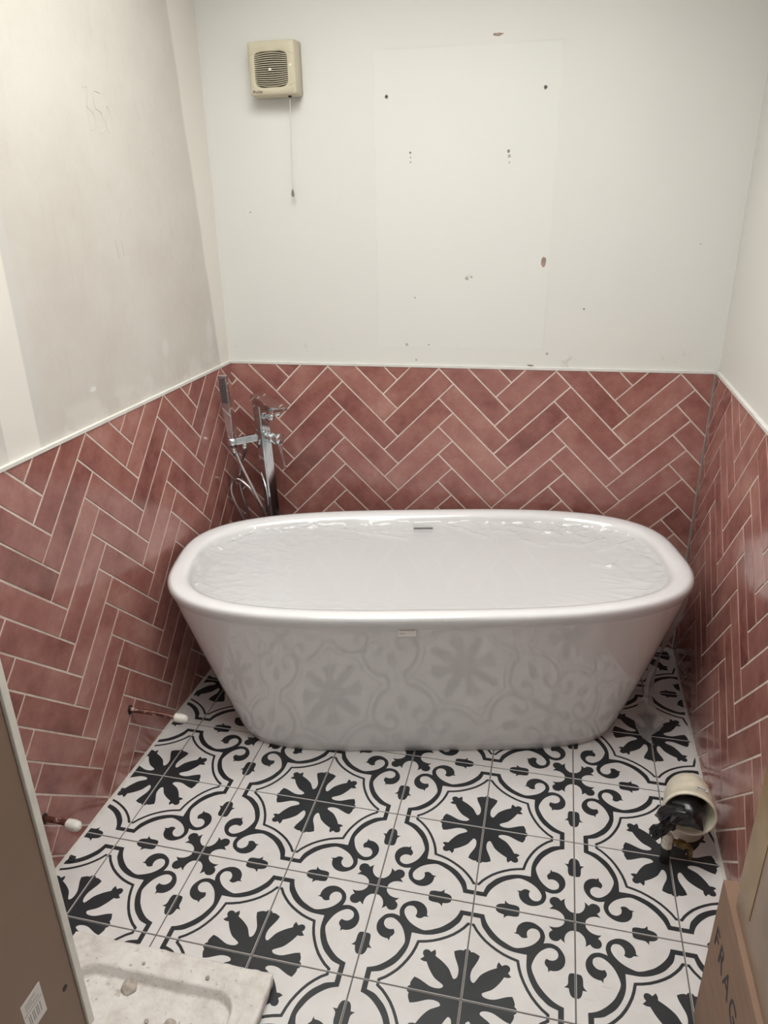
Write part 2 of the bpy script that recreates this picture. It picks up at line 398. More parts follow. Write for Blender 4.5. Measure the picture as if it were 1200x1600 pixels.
# trim along the top of the tiles, sealant at their foot
struct(slab('trim_1', WALLS['back'], S_BACK[0], S_BACK[1], HT, HT+.0085, .0015, -.0099, m_trim))
struct(slab('trim_2', WALLS['left'], TILE_END, yl-.002, HT, HT+.0085, .0015, -.0099, m_trim))
struct(slab('trim_3', WALLS['right'], -yr+.002, -TILE_END, HT, HT+.0085, .0015, -.0099, m_trim))
def bead(name, fn, s0, s1):
    bm = bmesh.new(); n = int(abs(s1-s0)/.03); rows = []
    for i in range(n+1):
        s = s0+(s1-s0)*i/n; r = .0045+.0012*noise.noise(Vector((s*9, 3, 0)))
        rows.append([bm.verts.new(fn(s, z, d)) for d, z in ((.0, r*1.6), (r*.55, r*.9), (r*1.5, .0003), (-.002, .0003), (-.002, r*1.6))])
    for a, b in zip(rows, rows[1:]):
        for k in range(5): bm.faces.new((a[k], a[(k+1) % 5], b[(k+1) % 5], b[k]))
    bmesh.ops.recalc_face_normals(bm, faces=bm.faces); return struct(obj(name, bm, m_seal))
bead('trim_4', WALLS['left'], TILE_END, yl-.01); bead('trim_5', WALLS['right'], -yr+.01, -TILE_END); bead('trim_6', WALLS['back'], S_BACK[0]+.01, S_BACK[1]-.01)

# ---------------------------------------------------------------- floor: square printed tiles
T = .25
bm = bmesh.new(); box(bm, (-.76, YF-.1, -.12), (1.28, 1.2, -.0018)); floor = struct(obj('floor', bm, m_fgrout))
def smooth_poly(pts, sub=4):
    """pts: (u, v) smooth or (u, v, 1) corner; Catmull-Rom between corners, closed."""
    n = len(pts); out = []
    st = next((i for i, p in enumerate(pts) if len(p) == 3), 0); P = pts[st:]+pts[:st]
    for i in range(n):
        p1, p2 = P[i], P[(i+1) % n]; p0 = P[i-1] if len(p1) == 2 else p1; p3 = P[(i+2) % n] if len(p2) == 2 else p2
        if len(p1) == 3 and len(p2) == 3: out.append(p1[:2]); continue
        for k in range(sub):
            s = k/sub
            out.append(tuple(.5*(2*p1[j]+(p2[j]-p0[j])*s+(2*p0[j]-5*p1[j]+4*p2[j]-p3[j])*s*s+(3*p1[j]-p0[j]-3*p2[j]+p3[j])*s**3) for j in (0, 1)))
    return out
flip = lambda pts: [(p[1], p[0])+tuple(p[2:]) for p in pts][::-1]
half = [(.495, 0, 1), (.489, .020), (.470, .036, 1), (.472, .06), (.463, .088), (.446, .122, 1), (.400, .110), (.350, .088), (.293, .063), (.240, .056), (.192, .066), (.176, .092),
        (.206, .114), (.266, .150), (.322, .218), (.362, .288, 1), (.395, .288), (.426, .302, 1), (.408, .318), (.392, .336, 1), (.408, .358), (.408, .388)]
flower = [(0, 0, 1)]+half+flip(half)
def ribbon(pts, hw):
    pts = [Vector(p) for p in pts]; l, r = [], []
    for i, p in enumerate(pts):
        d1 = (p-pts[i-1]).normalized() if i else None; d2 = (pts[i+1]-p).normalized() if i < len(pts)-1 else None
        d1 = d1 or d2; d2 = d2 or d1; n1 = Vector((-d1.y, d1.x)); n2 = Vector((-d2.y, d2.x)); m = (n1+n2)/max(1+n1.dot(n2), .4)
        l.append(tuple(p+m*hw)); r.append(tuple(p-m*hw))
    return l+r[::-1]
arc = [(.760, .027), (.708, .062), (.660, .106), (.615, .155), (.575, .212), (.541, .272), (.511, .336), (.490, .400), (.473, .473)]
thin = ribbon([(.760, 0)]+arc+[(p[1], p[0]) for p in arc[::-1][1:]]+[(0, .760)], .0140)
strand = [(.847, 0, 1), (.847, .084, 1), (.768, .108), (.715, .146), (.665, .190), (.625, .242), (.592, .302), (.568, .365), (.554, .440), (.553, .553, 1), (.605, .640), (.645, .672), (.691, .698), (.740, .714), (.789, .716),
          (.850, .690), (.897, .624), (.908, .560), (.890, .500), (.848, .458), (.800, .442), (.772, .441), (.756, .418, 1), (.749, .464, 1), (.726, .490), (.720, .520), (.735, .553, 1), (.769, .543), (.810, .552),
          (.842, .592), (.834, .644), (.788, .670), (.737, .660), (.676, .612), (.632, .545), (.602, .455), (.611, .400), (.633, .350), (.661, .296), (.701, .245), (.747, .199), (.801, .158), (.850, .134), (.897, .119, 1), (.897, 0, 1)]
bud = [(1, .222, 1), (.968, .232), (.948, .262), (.938, .309, 1), (.897, .310, 1), (.930, .345), (.934, .410), (.943, .444), (.958, .456), (1, .461, 1)]
ch = [(1, .898, 1), (.958, .893), (.916, .852), (.899, .795), (.905, .750, 1), (.878, .772), (.862, .786, 1), (.845, .764), (.818, .752), (.785, .756)]
cross = ch+[(.768, .768)]+flip(ch)+[(1, 1, 1)]
DESIGN = [smooth_poly(flower), thin, smooth_poly(strand), smooth_poly(flip(strand)), smooth_poly(bud), smooth_poly(flip(bud)), smooth_poly(cross)]
G2 = .0068   # half joint in tile units
def floor_mesh():
    bm = bmesh.new()
    box(bm, (G2*T, G2*T, -.008), ((1-G2)*T, (1-G2)*T, 0), .0007, 1)
    for k, poly in enumerate(DESIGN):
        tri = tessellate_polygon([[Vector((p[0], p[1], 0)) for p in poly]])
        vs = [bm.verts.new((p[0]*T, p[1]*T, .00012+.00003*k)) for p in poly]
        for f in tri:
            try: fc = bm.faces.new([vs[i] for i in f])
            except ValueError: continue
            fc.material_index = 1
            fc.normal_update()
            if fc.normal.z < 0: fc.normal_flip()
    e = G2*T+.0008
    for co, no in (((e, 0, 0), (-1, 0, 0)), ((0, e, 0), (0, -1, 0)), ((T-e, 0, 0), (1, 0, 0)), ((0, T-e, 0), (0, 1, 0))):
        fs = [f for f in bm.faces if f.material_index == 1]; gm = fs+list({x for f in fs for x in f.edges})+list({x for f in fs for x in f.verts})
        bmesh.ops.bisect_plane(bm, geom=gm, plane_co=co, plane_no=no, clear_outer=True)
    me = bpy.data.meshes.new('floor_tile'); bm.to_mesh(me); bm.free(); me.materials.append(m_fwhite); me.materials.append(m_fblack); return me
FM = floor_mesh()
planes = [(Vector((LA, 0, 0)), Vector((-1, LB, 0))), (Vector((RA, 0, 0)), Vector((1, -RB, 0))), (Vector((0, BA, 0)), Vector((-BB, 1, 0))), (Vector((0, YF, 0)), Vector((0, -1, 0)))]
for i in range(-3, 5):
    for j in range(-10, 5):
        # flower corner is the one with both indices even
        fi, fj = i+(i % 2), j+(j % 2); sx = 1 if fi == i else -1; sy = 1 if fj == j else -1
        ang = {(1, 1): 0, (-1, 1): 90, (-1, -1): 180, (1, -1): 270}[(sx, sy)]
        m = Matrix.Translation((fi*T, fj*T, random.uniform(-.0003, .0003))) @ Matrix.Rotation(math.radians(ang), 4, 'Z')
        cor = [Vector(((i+a)*T, (j+b)*T, 0)) for a in (0, 1) for b in (0, 1)]
        sides = [[(p-c).dot(n) > .0 for p in cor] for c, n in planes]
        if any(all(s) for s in sides): continue
        me = FM
        if any(any(s) for s in sides):
            bm = bmesh.new(); bm.from_mesh(FM); inv = m.inverted(); r3 = inv.to_3x3()
            for (c, n), s in zip(planes, sides):
                if any(s): bmesh.ops.bisect_plane(bm, geom=bm.verts[:]+bm.edges[:]+bm.faces[:], plane_co=inv @ c, plane_no=r3 @ n, clear_outer=True)
            if not bm.faces: bm.free(); continue
            me = bpy.data.meshes.new('floor_tile'); bm.to_mesh(me); bm.free(); me.materials.append(m_fwhite) if not me.materials else None
            if len(me.materials) < 2: me.materials.append(m_fblack)
        o = bpy.data.objects.new('floor_tile', me); C.objects.link(o); o.parent = floor; o.matrix_world = m

# ---------------------------------------------------------------- the bath
BT = .217; BC = Vector((.242, .538, 0)); bc, bs = math.cos(BT), math.sin(BT)
def bw(u, v, z): return Vector((BC.x+u*bc-v*bs, BC.y+u*bs+v*bc, z))
NB = 112
def se(a, b, n, z, f=None):
    out = []
    for k in range(NB):
        t = 2*math.pi*(k+.5)/NB; c, s = math.cos(t), math.sin(t)
        u = a*math.copysign(abs(c)**(2/n), c); v = b*math.copysign(abs(s)**(2/n), s)
        p = Vector((u, v, z))
        if f: p = f(p, k)
        out.append(bw(*p))
    return out
def lerp(a, b, k): return a+(b-a)*k
OUT = []
for k in range(0, 15):
    s = k/14; z = .003+.532*s
    OUT.append((lerp(.630, .815, s), lerp(.266, .386, s), lerp(4.2, 3.12, s), z))
OUT[0] = (.624, .260, 4.2, .0); 
LIP = [(.8175, .388, 3.1, .540), (.8215, .391, 3.1, .548), (.825, .3935, 3.1, .558), (.826, .394, 3.1, .567), (.824, .392, 3.1, .574), (.819, .388, 3.1, .578), (.812, .381, 3.1, .580), (.788, .360, 3.1, .579), (.776, .349, 3.1, .577), (.767, .341, 3.1, .572), (.761, .335, 3.1, .563), (.757, .331, 3.1, .55)]
INN = []
for k in range(1, 15):   # one continuous bowl curve down to the waste
    dd = math.sin(k/14*math.pi/2)**1.25; rr_ = (max(0, 1-dd**2.0))**(1/2.9)
    INN.append((max(.757*rr_, .03), max(.331*rr_**1.12, .012), lerp(3.1, 2.2, dd**3), .55-.43*dd))
bath = thing('bathtub', 'white freestanding oval bath standing on patterned floor, wrapped in clear film', 'bathtub', (BC.x, BC.y, 0))
bm = bmesh.new(); vr = loft(bm, [se(*r) for r in OUT+LIP+INN], (True, True)); obj('body', bm, m_bath, bath, True)
def inn(u_, z, side):   # point on the inner long wall
    return bw(u_, side*.326, z)
# overflow slot in the far inner wall
bm = bmesh.new(); u0 = .0
box(bm, (-.036, -.002, -.0035), (.036, .002, .0035), .0012)
o = obj('overflow_slot', bm, m_darkslot, bath); ov = o
o.matrix_world = Matrix.Translation(bw(u0, .3205, .531)) @ Matrix.Rotation(BT, 4, 'Z') @ Matrix.Rotation(math.radians(-12), 4, 'X'); o['label'] = 'dark overflow slot'
# waste in the bottom
bm = bmesh.new(); tube(bm, [bw(0, 0, .118), bw(0, 0, .124), bw(0, 0, .126)], [.034, .034, .028], 24); obj('waste_cover', bm, m_chrome, bath)
# paper label and a strip of tape on the near rim
lab = bmesh.new(); box(lab, (-.026, -.0006, -.013), (.026, .0006, .013))
o = obj('paper_label', lab, m_sticker, bath); o['label'] = 'small printed paper sticker'
a_ = math.atan((.376-.266)/.53)
o.matrix_world = Matrix.Translation(bw(-.075, -.3885, .531)) @ Matrix.Rotation(BT, 4, 'Z') @ Matrix.Rotation(-.14, 4, 'X')
bm = bmesh.new()
for (x0, x1, z) in ((-.022, .022, .006), (-.022, -.006, -.004)): box(bm, (x0, -.0012, z-.0007), (x1, -.0007, z+.0007))
s_ = obj('print', bm, m_stext, o)
for ch_ in bath.children:
    ch_.matrix_parent_inverse = Matrix.Translation(-bath.location); 
# clear film over rim, inner wall and outside
film = bath
# shrink film: tight over the rim, then a slack skin across the opening with folds gathered round its edge
CREASE = [[(-.485, .325), (-.285, .280), (-.062, .205)], [(-.36, .335), (-.24, .325), (-.06, .322)], [(.246, .263), (.33, .238)], [(.34, .184), (.406, .135)], [(.438, .16), (.542, .131), (.628, .176)], [(.503, .267), (.569, .177)],
          [(.539, -.009), (.598, -.029), (.686, .087)], [(.745, -.10), (.628, -.242)], [(.695, .22), (.745, .075)], [(-.755, -.02), (-.745, .10), (-.697, .22)], [(-.735, -.126), (-.689, .047)], [(-.73, .12), (-.572, .29)], [(-.75, -.061), (-.691, -.168)],
          [(.09, .308), (.22, .214)], [(.565, .300), (.70, .189)], [(.708, .038), (.75, -.055)], [(.30, .30), (.48, .22)], [(.42, .235), (.60, .24)], [(-.60, .26), (-.40, .30)], [(-.2, .27), (.02, .25)], [(.60, .09), (.72, .15)]]
def film_z(u, v, rr):
    """height of the slack skin; rr = 0 at the middle, 1 where it leaves the rim"""
    z = .548-.012*(1-rr*rr)
    w = max(0, (rr-.52)/.48)**1.3*(1 if (v > -.1 or abs(u) > .55) else .35)
    q_ = Vector((u*7, v*8, 3)); rid = lambda n: (1-min(1, abs(n)))**3
    n = .5*noise.noise(q_)+.5*rid(noise.noise(Vector((u*17+v*9, v*22, 7)))*1.9)+.22*rid(noise.noise(Vector((u*40, v*44-u*20, 11)))*1.7)
    z += .014*w*(n-.3)
    for k, ln in enumerate(CREASE):
        for a, b in zip(ln, ln[1:]):
            dx, dy = b[0]-a[0], b[1]-a[1]; tt = min(1, max(0, ((u-a[0])*dx+(v-a[1])*dy)/(dx*dx+dy*dy)))
            d = math.hypot(u-a[0]-dx*tt, v-a[1]-dy*tt)
            if d < .025: z += .0075*math.exp(-(d/.0065)**2)
    return z
NB = 640
FR = [se(.8185, .389, 3.1, .538), se(.8265, .395, 3.1, .557), se(.8278, .3957, 3.1, .567), se(.8255, .3935, 3.1, .5755), se(.813, .382, 3.1, .582), se(.80, .37, 3.1, .5825), se(.788, .360, 3.1, .5822), se(.775, .3475, 3.1, .5795), se(.765, .338, 3.1, .573), se(.757, .330, 3.1, .562)]
NR = 62
for i in range(NR):
    rr = (1-i/NR)**.8
    def put(p, k, rr=rr): return Vector((p.x, p.y, film_z(p.x, p.y, rr)))
    FR.append(se(max(.752*rr, .004), max(.325*rr, .002), lerp(2.2, 3.1, rr), .55, put))
bm = bmesh.new(); loft(bm, FR, (False, True)); o = obj('rim_film', bm, m_film, film, True); o['label'] = 'clear wrinkled film stretched over rim'
NB = 200
def wrap(p, k):
    q_ = Vector((p.x*5, p.y*5, p.z*40)); d = noise.noise(q_)
    r = Vector((p.x/.8**2, p.y/.38**2, 0)).normalized(); return p+r*(.0016+.0002*d)
rows = []
for k in range(0, 27):
    s = k/26; z = .02+.515*s; s2 = (z-.003)/.532
    rows.append(se(lerp(.630, .815, s2)+.001, lerp(.266, .386, s2)+.001, lerp(4.2, 3.12, s2), z, wrap))
bm = bmesh.new(); loft(bm, rows); obj('side_film', bm, m_film_side, film, True)
# the loose tail of the wrap, hanging off the right end of the bath and trailing on the tiles
pth = cat([(1.052, .72, .50), (1.060, .735, .36), (1.045, .72, .22), (1.01, .69, .10), (.998, .63, .03), (1.0, .56, .018), (.992, .50, .014), (.985, .455, .018), (1.0, .44, .012)], 7)
bm = bmesh.new(); rows = []
for i, p in enumerate(pth):
    k = i/(len(pth)-1); wd = .022+.026*abs(math.sin(k*6+.4))
    tw = k*5.0; row = []
    for jx in range(9):
        a = (jx/8-.5)*2
        off = Vector((math.cos(tw)*a*wd, .35*math.sin(tw)*a*wd, abs(a)*wd*.3+.010*abs(noise.noise(Vector((a*3, k*14, 5))))))
        pp = p+off+Vector((.006*noise.noise(Vector((a*4, k*20, 1))), 0, 0)); pp.z = max(pp.z, .003); row.append(bm.verts.new(pp))
    rows.append(row)
for a, b in zip(rows, rows[1:]):
    for k in range(8): bm.faces.new((a[k], a[k+1], b[k+1], b[k]))
obj('loose_tail', bm, m_film_tail, film, True)
tidy(film)

# ---------------------------------------------------------------- freestanding tap behind the bath
TX, TY = -.405, .872
tap = thing('bath_tap', 'tall chrome freestanding bath tap in the left corner behind bath', 'tap', (TX, TY, 0))
bm = bmesh.new(); tube(bm, [(TX, TY, 0), (TX, TY, .010), (TX, TY, .014)], [.05, .05, .044], 28); obj('base_plate', bm, m_chrome, tap, True)
def tb(x, z): return Vector((TX-.036*z/1.0+x, TY, z))   # column leans a touch to the left
cx_, cy_ = Vector((.85, -.53, 0)), Vector((.53, .85, 0)); ux, uy = Vector((.67, -.74, 0)), Vector((.74, .67, 0))   # towards the bath, and across
bm = bmesh.new(); rings = []
for z in (.012, .982):
    c0 = tb(0, z); rings.append([c0+cx_*a+cy_*b for a, b in ((-.021, -.021), (.021, -.021), (.021, .021), (-.021, .021))])
loft(bm, rings, (True, True)); bmesh.ops.recalc_face_normals(bm, faces=bm.faces); bmesh.ops.bevel(bm, geom=bm.edges[:], offset=.005, segments=3, affect='EDGES'); obj('column', bm, m_chrome, tap)
# spout: broad flat blade from the head of the column out over the bath
bm = bmesh.new(); c0 = tb(0, 1.0)
blade = lambda zt, zb, a, w_: [c0+ux*a+uy*b+Vector((0, 0, z)) for b, z in ((-w_, zb), (w_, zb), (w_, zt), (-w_, zt))]
loft(bm, [blade(.006, -.020, -.028, .026), blade(.006, -.026, .03, .027), blade(.002, -.016, .13, .028), blade(0, -.013, .205, .028)], (True, True)); bmesh.ops.recalc_face_normals(bm, faces=bm.faces)
bmesh.ops.bevel(bm, geom=bm.edges[:], offset=.0025, segments=2, affect='EDGES'); obj('spout', bm, m_chrome, tap)
bm = bmesh.new(); e = c0+ux*.175+Vector((0, 0, -.012)); tube(bm, [e, e+Vector((0, 0, -.016)), e+Vector((0, 0, -.019))], [.014, .014, .011], 16); obj('spout_outlet', bm, m_chrome, tap, True)
# diverter knob, mixer body and lever on the right of the column
k0 = tb(.022, .925)
bm = bmesh.new(); tube(bm, [k0, k0+Vector((.014, -.006, 0))], .007, 14); tube(bm, [k0+Vector((.012, -.006, 0)), k0+Vector((.016, -.008, 0)), k0+Vector((.030, -.012, 0))], [.010, .0125, .0115], 16); obj('diverter_knob', bm, m_chrome, tap, True)
k1 = tb(.022, .845)
bm = bmesh.new(); tube(bm, [k1, k1+Vector((.024, -.008, 0))], .020, 20); tube(bm, [k1+Vector((.026, -.009, 0)), k1+Vector((.030, -.010, 0)), k1+Vector((.050, -.017, 0)), k1+Vector((.053, -.018, 0))], [.019, .022, .022, .019], 22); obj('mixer_valve', bm, m_chrome, tap, True)
bm = bmesh.new(); l0 = k1+Vector((.046, -.016, -.012)); l1 = l0+Vector((.022, -.014, -.098))
loft(bm, [[l0+Vector(p) for p in ((-.006, -.007, 0), (.006, -.007, 0), (.006, .007, 0), (-.006, .007, 0))], [l1+Vector(p) for p in ((-.004, -.006, 0), (.003, -.006, 0), (.003, .006, 0), (-.004, .006, 0))]], (True, True))
bmesh.ops.bevel(bm, geom=bm.edges[:], offset=.0015, segments=2, affect='EDGES'); obj('lever_handle', bm, m_chrome, tap)
# arm that holds the hand shower
a0 = tb(-.020, .845); a1 = Vector((-.545, .835, .832))
bm = bmesh.new(); d = (a1-a0); x, y = frame_at(d); 
loft(bm, [[p+Vector((0, sy*.013, sz*.013)) for sy, sz in ((-1, -1), (1, -1), (1, 1), (-1, 1))] for p in (a0, a1)], (True, True)); bmesh.ops.recalc_face_normals(bm, faces=bm.faces)
bmesh.ops.bevel(bm, geom=bm.edges[:], offset=.003, segments=2, affect='EDGES'); obj('holder_arm', bm, m_chrome, tap)
bm = bmesh.new(); tube(bm, [a1+Vector((0, -.004, -.018)), a1+Vector((0, -.004, .016))], .0175, 20); obj('holder_cup', bm, m_chrome, tap, True)
tidy(tap)
hs = thing('hand_shower', 'slim chrome stick hand shower clipped upright on the bath tap arm', 'shower', (-.545, .83, .82))
b0 = Vector((-.545, .831, .815)); b1 = Vector((-.548, .812, 1.085))
bm = bmesh.new()
loft(bm, [[p+Vector((sx*hw, sy*.009, 0)) for sx, sy in ((-1, -1), (1, -1), (1, 1), (-1, 1))] for p, hw in ((b0, .010), (b0.lerp(b1, .2), .012), (b0.lerp(b1, .55), .0155), (b1, .0165))], (True, True)); bmesh.ops.recalc_face_normals(bm, faces=bm.faces)
bmesh.ops.bevel(bm, geom=bm.edges[:], offset=.002, segments=2, affect='EDGES'); obj('handle', bm, m_chrome, hs)
nz = b0.lerp(b1, .8); fwd = Vector((0, -1, 0))
m_rub = plain('dark_nozzle_plate', srgb(128, 122, 122), .35, .5)
m_noz = plain('nozzle_rubber', srgb(52, 50, 52), .5)
bm = bmesh.new(); up_ = (b1-b0).normalized(); p0 = b0.lerp(b1, .63)+Vector((0, -.0095, 0)); p1 = b0.lerp(b1, .975)+Vector((0, -.0095, 0))
loft(bm, [[p+Vector((sx*.0125, sy*.001, 0)) for sx, sy in ((-1, -1), (1, -1), (1, 1), (-1, 1))] for p in (p0, p1)], (True, True)); bmesh.ops.recalc_face_normals(bm, faces=bm.faces); obj('spray_plate', bm, m_rub, hs)
bm = bmesh.new()
for r in range(9):
    for cc in range(3):
        p = p0.lerp(p1, (r+.6)/9.3)+Vector(((cc-1)*.0075, -.002, 0)); tube(bm, [p, p+Vector((0, -.0025, 0))], .0017, 6)
nz_ = obj('nozzles', bm, m_noz, hs); nz_['kind'] = 'stuff'
HP = [(-.545, .831, .815), (-.536, .835, .790), (-.518, .83, .745), (-.479, .822, .664), (-.447, .822, .589), (-.432, .836, .52), (-.44, .856, .44), (-.49, .86, .42), (-.545, .85, .53), (-.577, .85, .613), (-.575, .86, .66), (-.545, .86, .672), (-.492, .85, .632), (-.46, .85, .562), (-.462, .87, .459), (-.511, .885, .422), (-.54, .885, .553), (-.556, .885, .646), (-.540, .88, .729), (-.513, .862, .79), (-.505, .852, .828)]
bm = bmesh.new(); tube(bm, cat(HP, 9), .0068, 10); obj('hose', bm, m_hose, hs, True)
bm = bmesh.new(); tube(bm, [b0, b0+Vector((.006, .002, -.035))], [.010, .0085], 14); tube(bm, [(-.507, .853, .825), (-.512, .860, .79)], [.010, .009], 14); obj('hose_nut', bm, m_chrome, hs, True)
tidy(hs)

# ---------------------------------------------------------------- extractor fan with pull cord
FX0, FX1, FZ0, FZ1, FY = -.414, -.258, 1.966, 2.118, .948
fan = thing('extractor_fan', 'old cream square extractor fan with louvred grille, high on back wall', 'fan', ((FX0+FX1)/2, FY+.03, (FZ0+FZ1)/2))
fcx, fcz = (FX0+FX1)/2, (FZ0+FZ1)/2; fwid, fhgt = (FX1-FX0)/2, (FZ1-FZ0)/2
def fl(x, z, y): return Vector((fcx+x, y, fcz+z))
NF = 64
def barrel(hw, hh, y):
    out = []
    for k in range(NF):
        t = 2*math.pi*(k+.5)/NF; c, s = math.cos(t), math.sin(t)
        xf, zf = math.copysign(abs(c)**(2/11), c), math.copysign(abs(s)**(2/11), s)
        out.append(fl(gx+hw*xf*(.95+.05*(1-zf*zf)), gz+hh*zf*(.86+.14*(1-xf*xf)), y))
    return out
def rrect(hw, hh, n, y, dx=0, dz=0, r=.009):
    out = []
    for qd, (sx, sz) in enumerate(((1, 1), (-1, 1), (-1, -1), (1, -1))):
        for k in range(NF//4):
            a = math.pi/2*(qd+(k+.5)/(NF//4)); out.append(fl(dx+sx*(hw-r)+r*math.cos(a), dz+sz*(hh-r)+r*math.sin(a), y))
    return out
GW, GH = .0550, .0490; gz = -.004; gx = -.003
bm = bmesh.new(); wy = WALLS['back'](-.34, 2, 0).y
loft(bm, [rrect(fwid+.002, fhgt+.002, 14, wy+PROUD), rrect(fwid+.002, fhgt+.002, 14, FY+.030), rrect(fwid, fhgt, 12, FY+.012), rrect(fwid-.001, fhgt-.001, 12, FY+.003), rrect(fwid-.004, fhgt-.004, 12, FY, r=.006),
          barrel(GW+.003, GH+.005, FY-.0003), barrel(GW+.001, GH+.003, FY+.001), barrel(GW, GH+.002, FY+.012)], (True, False))
bmesh.ops.recalc_face_normals(bm, faces=bm.faces); h_ = obj('housing', bm, m_cream, fan, True)
bm = bmesh.new(); bm.faces.new([bm.verts.new(p) for p in barrel(GW+.002, GH+.003, FY+.012)]); 
bmesh.ops.recalc_face_normals(bm, faces=bm.faces); obj('interior', bm, m_grilledark, fan)
NS = 16
for k in range(NS):
    zf = (k+.5)/NS*2-1; z = zf*GH*.86
    hw = GW*(.95+.05*(1-zf*zf))
    bm = bmesh.new(); rows = []
    for i in range(9):
        xx = (i/8*2-1); bow = GH*.14*zf*(1-xx*xx)
        c0 = fl(gx+xx*hw, gz+z+bow, FY+.004)
        rows.append([bm.verts.new(c0+Vector((0, dy, dz))) for dy, dz in ((-.002, -.0010), (-.002, .0010), (.0015, .0006), (.0015, -.0014))])
    for a, b in zip(rows, rows[1:]):
        for m_ in range(4): bm.faces.new((a[m_], a[(m_+1) % 4], b[(m_+1) % 4], b[m_]))
    bmesh.ops.recalc_face_normals(bm, faces=bm.faces); obj('slat', bm, m_cream, fan)
bm = bmesh.new(); tube(bm, [fl(gx-.003, gz, FY+.004), fl(gx-.003, gz, FY-.002), fl(gx-.003, gz, FY-.003)], [.0045, .0045, .0035], 16); obj('screw_cap', bm, m_creamlight, fan)
bm = bmesh.new(); tube(bm, [fl(.062, .006, FY+.001), fl(.062, .006, FY-.001)], .004, 14); o = obj('indicator_lens', bm, m_creamlight, fan)
m_seam = plain('moulding_seam', srgb(176, 164, 136), .5)
for sx in (-1, 1):   # moulded seams either side of the grille
    for sz in (-1, 1):
        bm = bmesh.new(); p0 = fl(gx+sx*(GW+.003), gz+sz*GH*.97, FY-.0002); p1 = fl(sx*(fwid-.003), gz+sz*GH*.8, FY-.0002)
        tube(bm, [p0, p1], .0007, 6); obj('moulding_seam', bm, m_seam, fan)
text('lettering', 'Prolite', .0125, m_ink, fan, Matrix.Translation(fl(-.070, -.0685, FY-.0006)) @ Matrix.Rotation(math.pi/2, 4, 'X'), .0003, .3)
bm = bmesh.new(); cx0 = fl(.048, -fhgt, FY+.022); 
tube(bm, [cx0+Vector((0, 0, .004)), cx0+Vector((0, 0, -.006))], [.006, .005], 12); obj('cord_outlet', bm, m_grilledark, fan)
cend = Vector((-.303, FY+.036, 1.683))
bm = bmesh.new(); tube(bm, cat([cx0, cx0.lerp(cend, .4)+Vector((-.001, 0, 0)), cend], 5), .0012, 6); obj('pull_cord', bm, m_cord, fan, True)
bm = bmesh.new(); tube(bm, [cend+Vector((0, 0, .006)), cend, cend+Vector((0, 0, -.010)), cend+Vector((0, 0, -.016))], [.002, .0042, .0052, .003], 10); o = obj('cord_pull', bm, m_rawl, fan, True); o['label'] = 'small grey cord pull'
tidy(fan)

# ---------------------------------------------------------------- screw holes, chips and pencil marks in the plaster
def disc(name, fn, s, z, rs, rz, mat, parent, d=-PROUD, thick=.0012, n=14, rag=.25, seed=0):
    bm = bmesh.new(); a, b = [], []
    for k in range(n):
        t = 2*math.pi*k/n; r = 1+rag*noise.noise(Vector((math.cos(t)*1.7+seed, math.sin(t)*1.7, seed*3.1)))
        a.append(bm.verts.new(fn(s+math.cos(t)*rs*r, z+math.sin(t)*rz*r, d-.001))); b.append(bm.verts.new(fn(s+math.cos(t)*rs*r*.92, z+math.sin(t)*rz*r*.92, d+thick)))
    for k in range(n): bm.faces.new((a[k], a[(k+1) % n], b[(k+1) % n], b[k]))
    bm.faces.new(b); bmesh.ops.recalc_face_normals(bm, faces=bm.faces); return obj(name, bm, mat, parent)
fb = WALLS['back']; wk = walls['back']
for i, (s, z) in enumerate(((.019, 1.955), (.516, 1.962))):
    disc('wall_plug', fb, s*q, z, .0062, .0062, m_rawl, wk, seed=i); disc('screw_hole', fb, s*q, z, .0030, .0030, m_hole, wk, thick=.0018, seed=i+5)
for i, (s, z, r) in enumerate(((.095, 1.792, .0045), (.096, 1.778, .0035), (.096, 1.764, .004), (.412, 1.788, .006), (.415, 1.774, .0065), (.416, 1.755, .0035), (.687, 1.301, .004), (.081, 1.172, .007), (.29, 1.400, .008), (.305, 1.404, .004),
                               (.575, 1.148, .006), (.115, 1.118, .005), (-.47, 1.62, .003), (.11, 1.335, .004), (1.03, 1.505, .003), (.16, 1.172, .003))):
    disc('screw_hole', fb, s*q, z, r*.8, r*.9, m_fill if i % 3 else m_rawl, wk, thick=.0004, seed=i+20)
disc('plaster_chip', fb, .544, 1.452, .0085, .018, m_chip, wk, thick=.0006, seed=51)
disc('plaster_chip', fb, .366, 2.108, .017, .0045, m_chip, wk, thick=.0006, rag=.6, seed=52)
disc('plaster_chip', fb, .300, 1.408, .012, .012, m_trim, wk, thick=.0004, rag=.6, seed=54)
disc('plaster_chip', fb, .520, 1.106, .012, .0035, m_rawl, wk, thick=.0006, rag=.6, seed=53)
def pencil(pts):
    bm = bmesh.new(); tube(bm, [WALLS['left'](s, z, -PROUD+.0002) for s, z in pts], .0007, 5); o = obj('pencil_mark', bm, m_pencil, walls['left']); return o
y0, z0 = .312, 1.925
pencil(cat([(y0, z0, 0), (y0+.022, z0+.004, 0), (y0+.016, z0-.028, 0), (y0+.010, z0-.042, 0), (y0+.034, z0-.056, 0), (y0+.036, z0-.085, 0), (y0+.012, z0-.096, 0)], 4) and [(p.x, p.y) for p in cat([(y0, z0, 0), (y0+.022, z0+.004, 0), (y0+.016, z0-.028, 0), (y0+.010, z0-.042, 0), (y0+.034, z0-.056, 0), (y0+.036, z0-.085, 0), (y0+.012, z0-.096, 0)], 4)])
pencil([(p.x, p.y) for p in cat([(y0+.078, z0-.004, 0), (y0+.046, z0-.004, 0), (y0+.046, z0-.040, 0), (y0+.070, z0-.050, 0), (y0+.076, z0-.085, 0), (y0+.052, z0-.100, 0)], 4)])
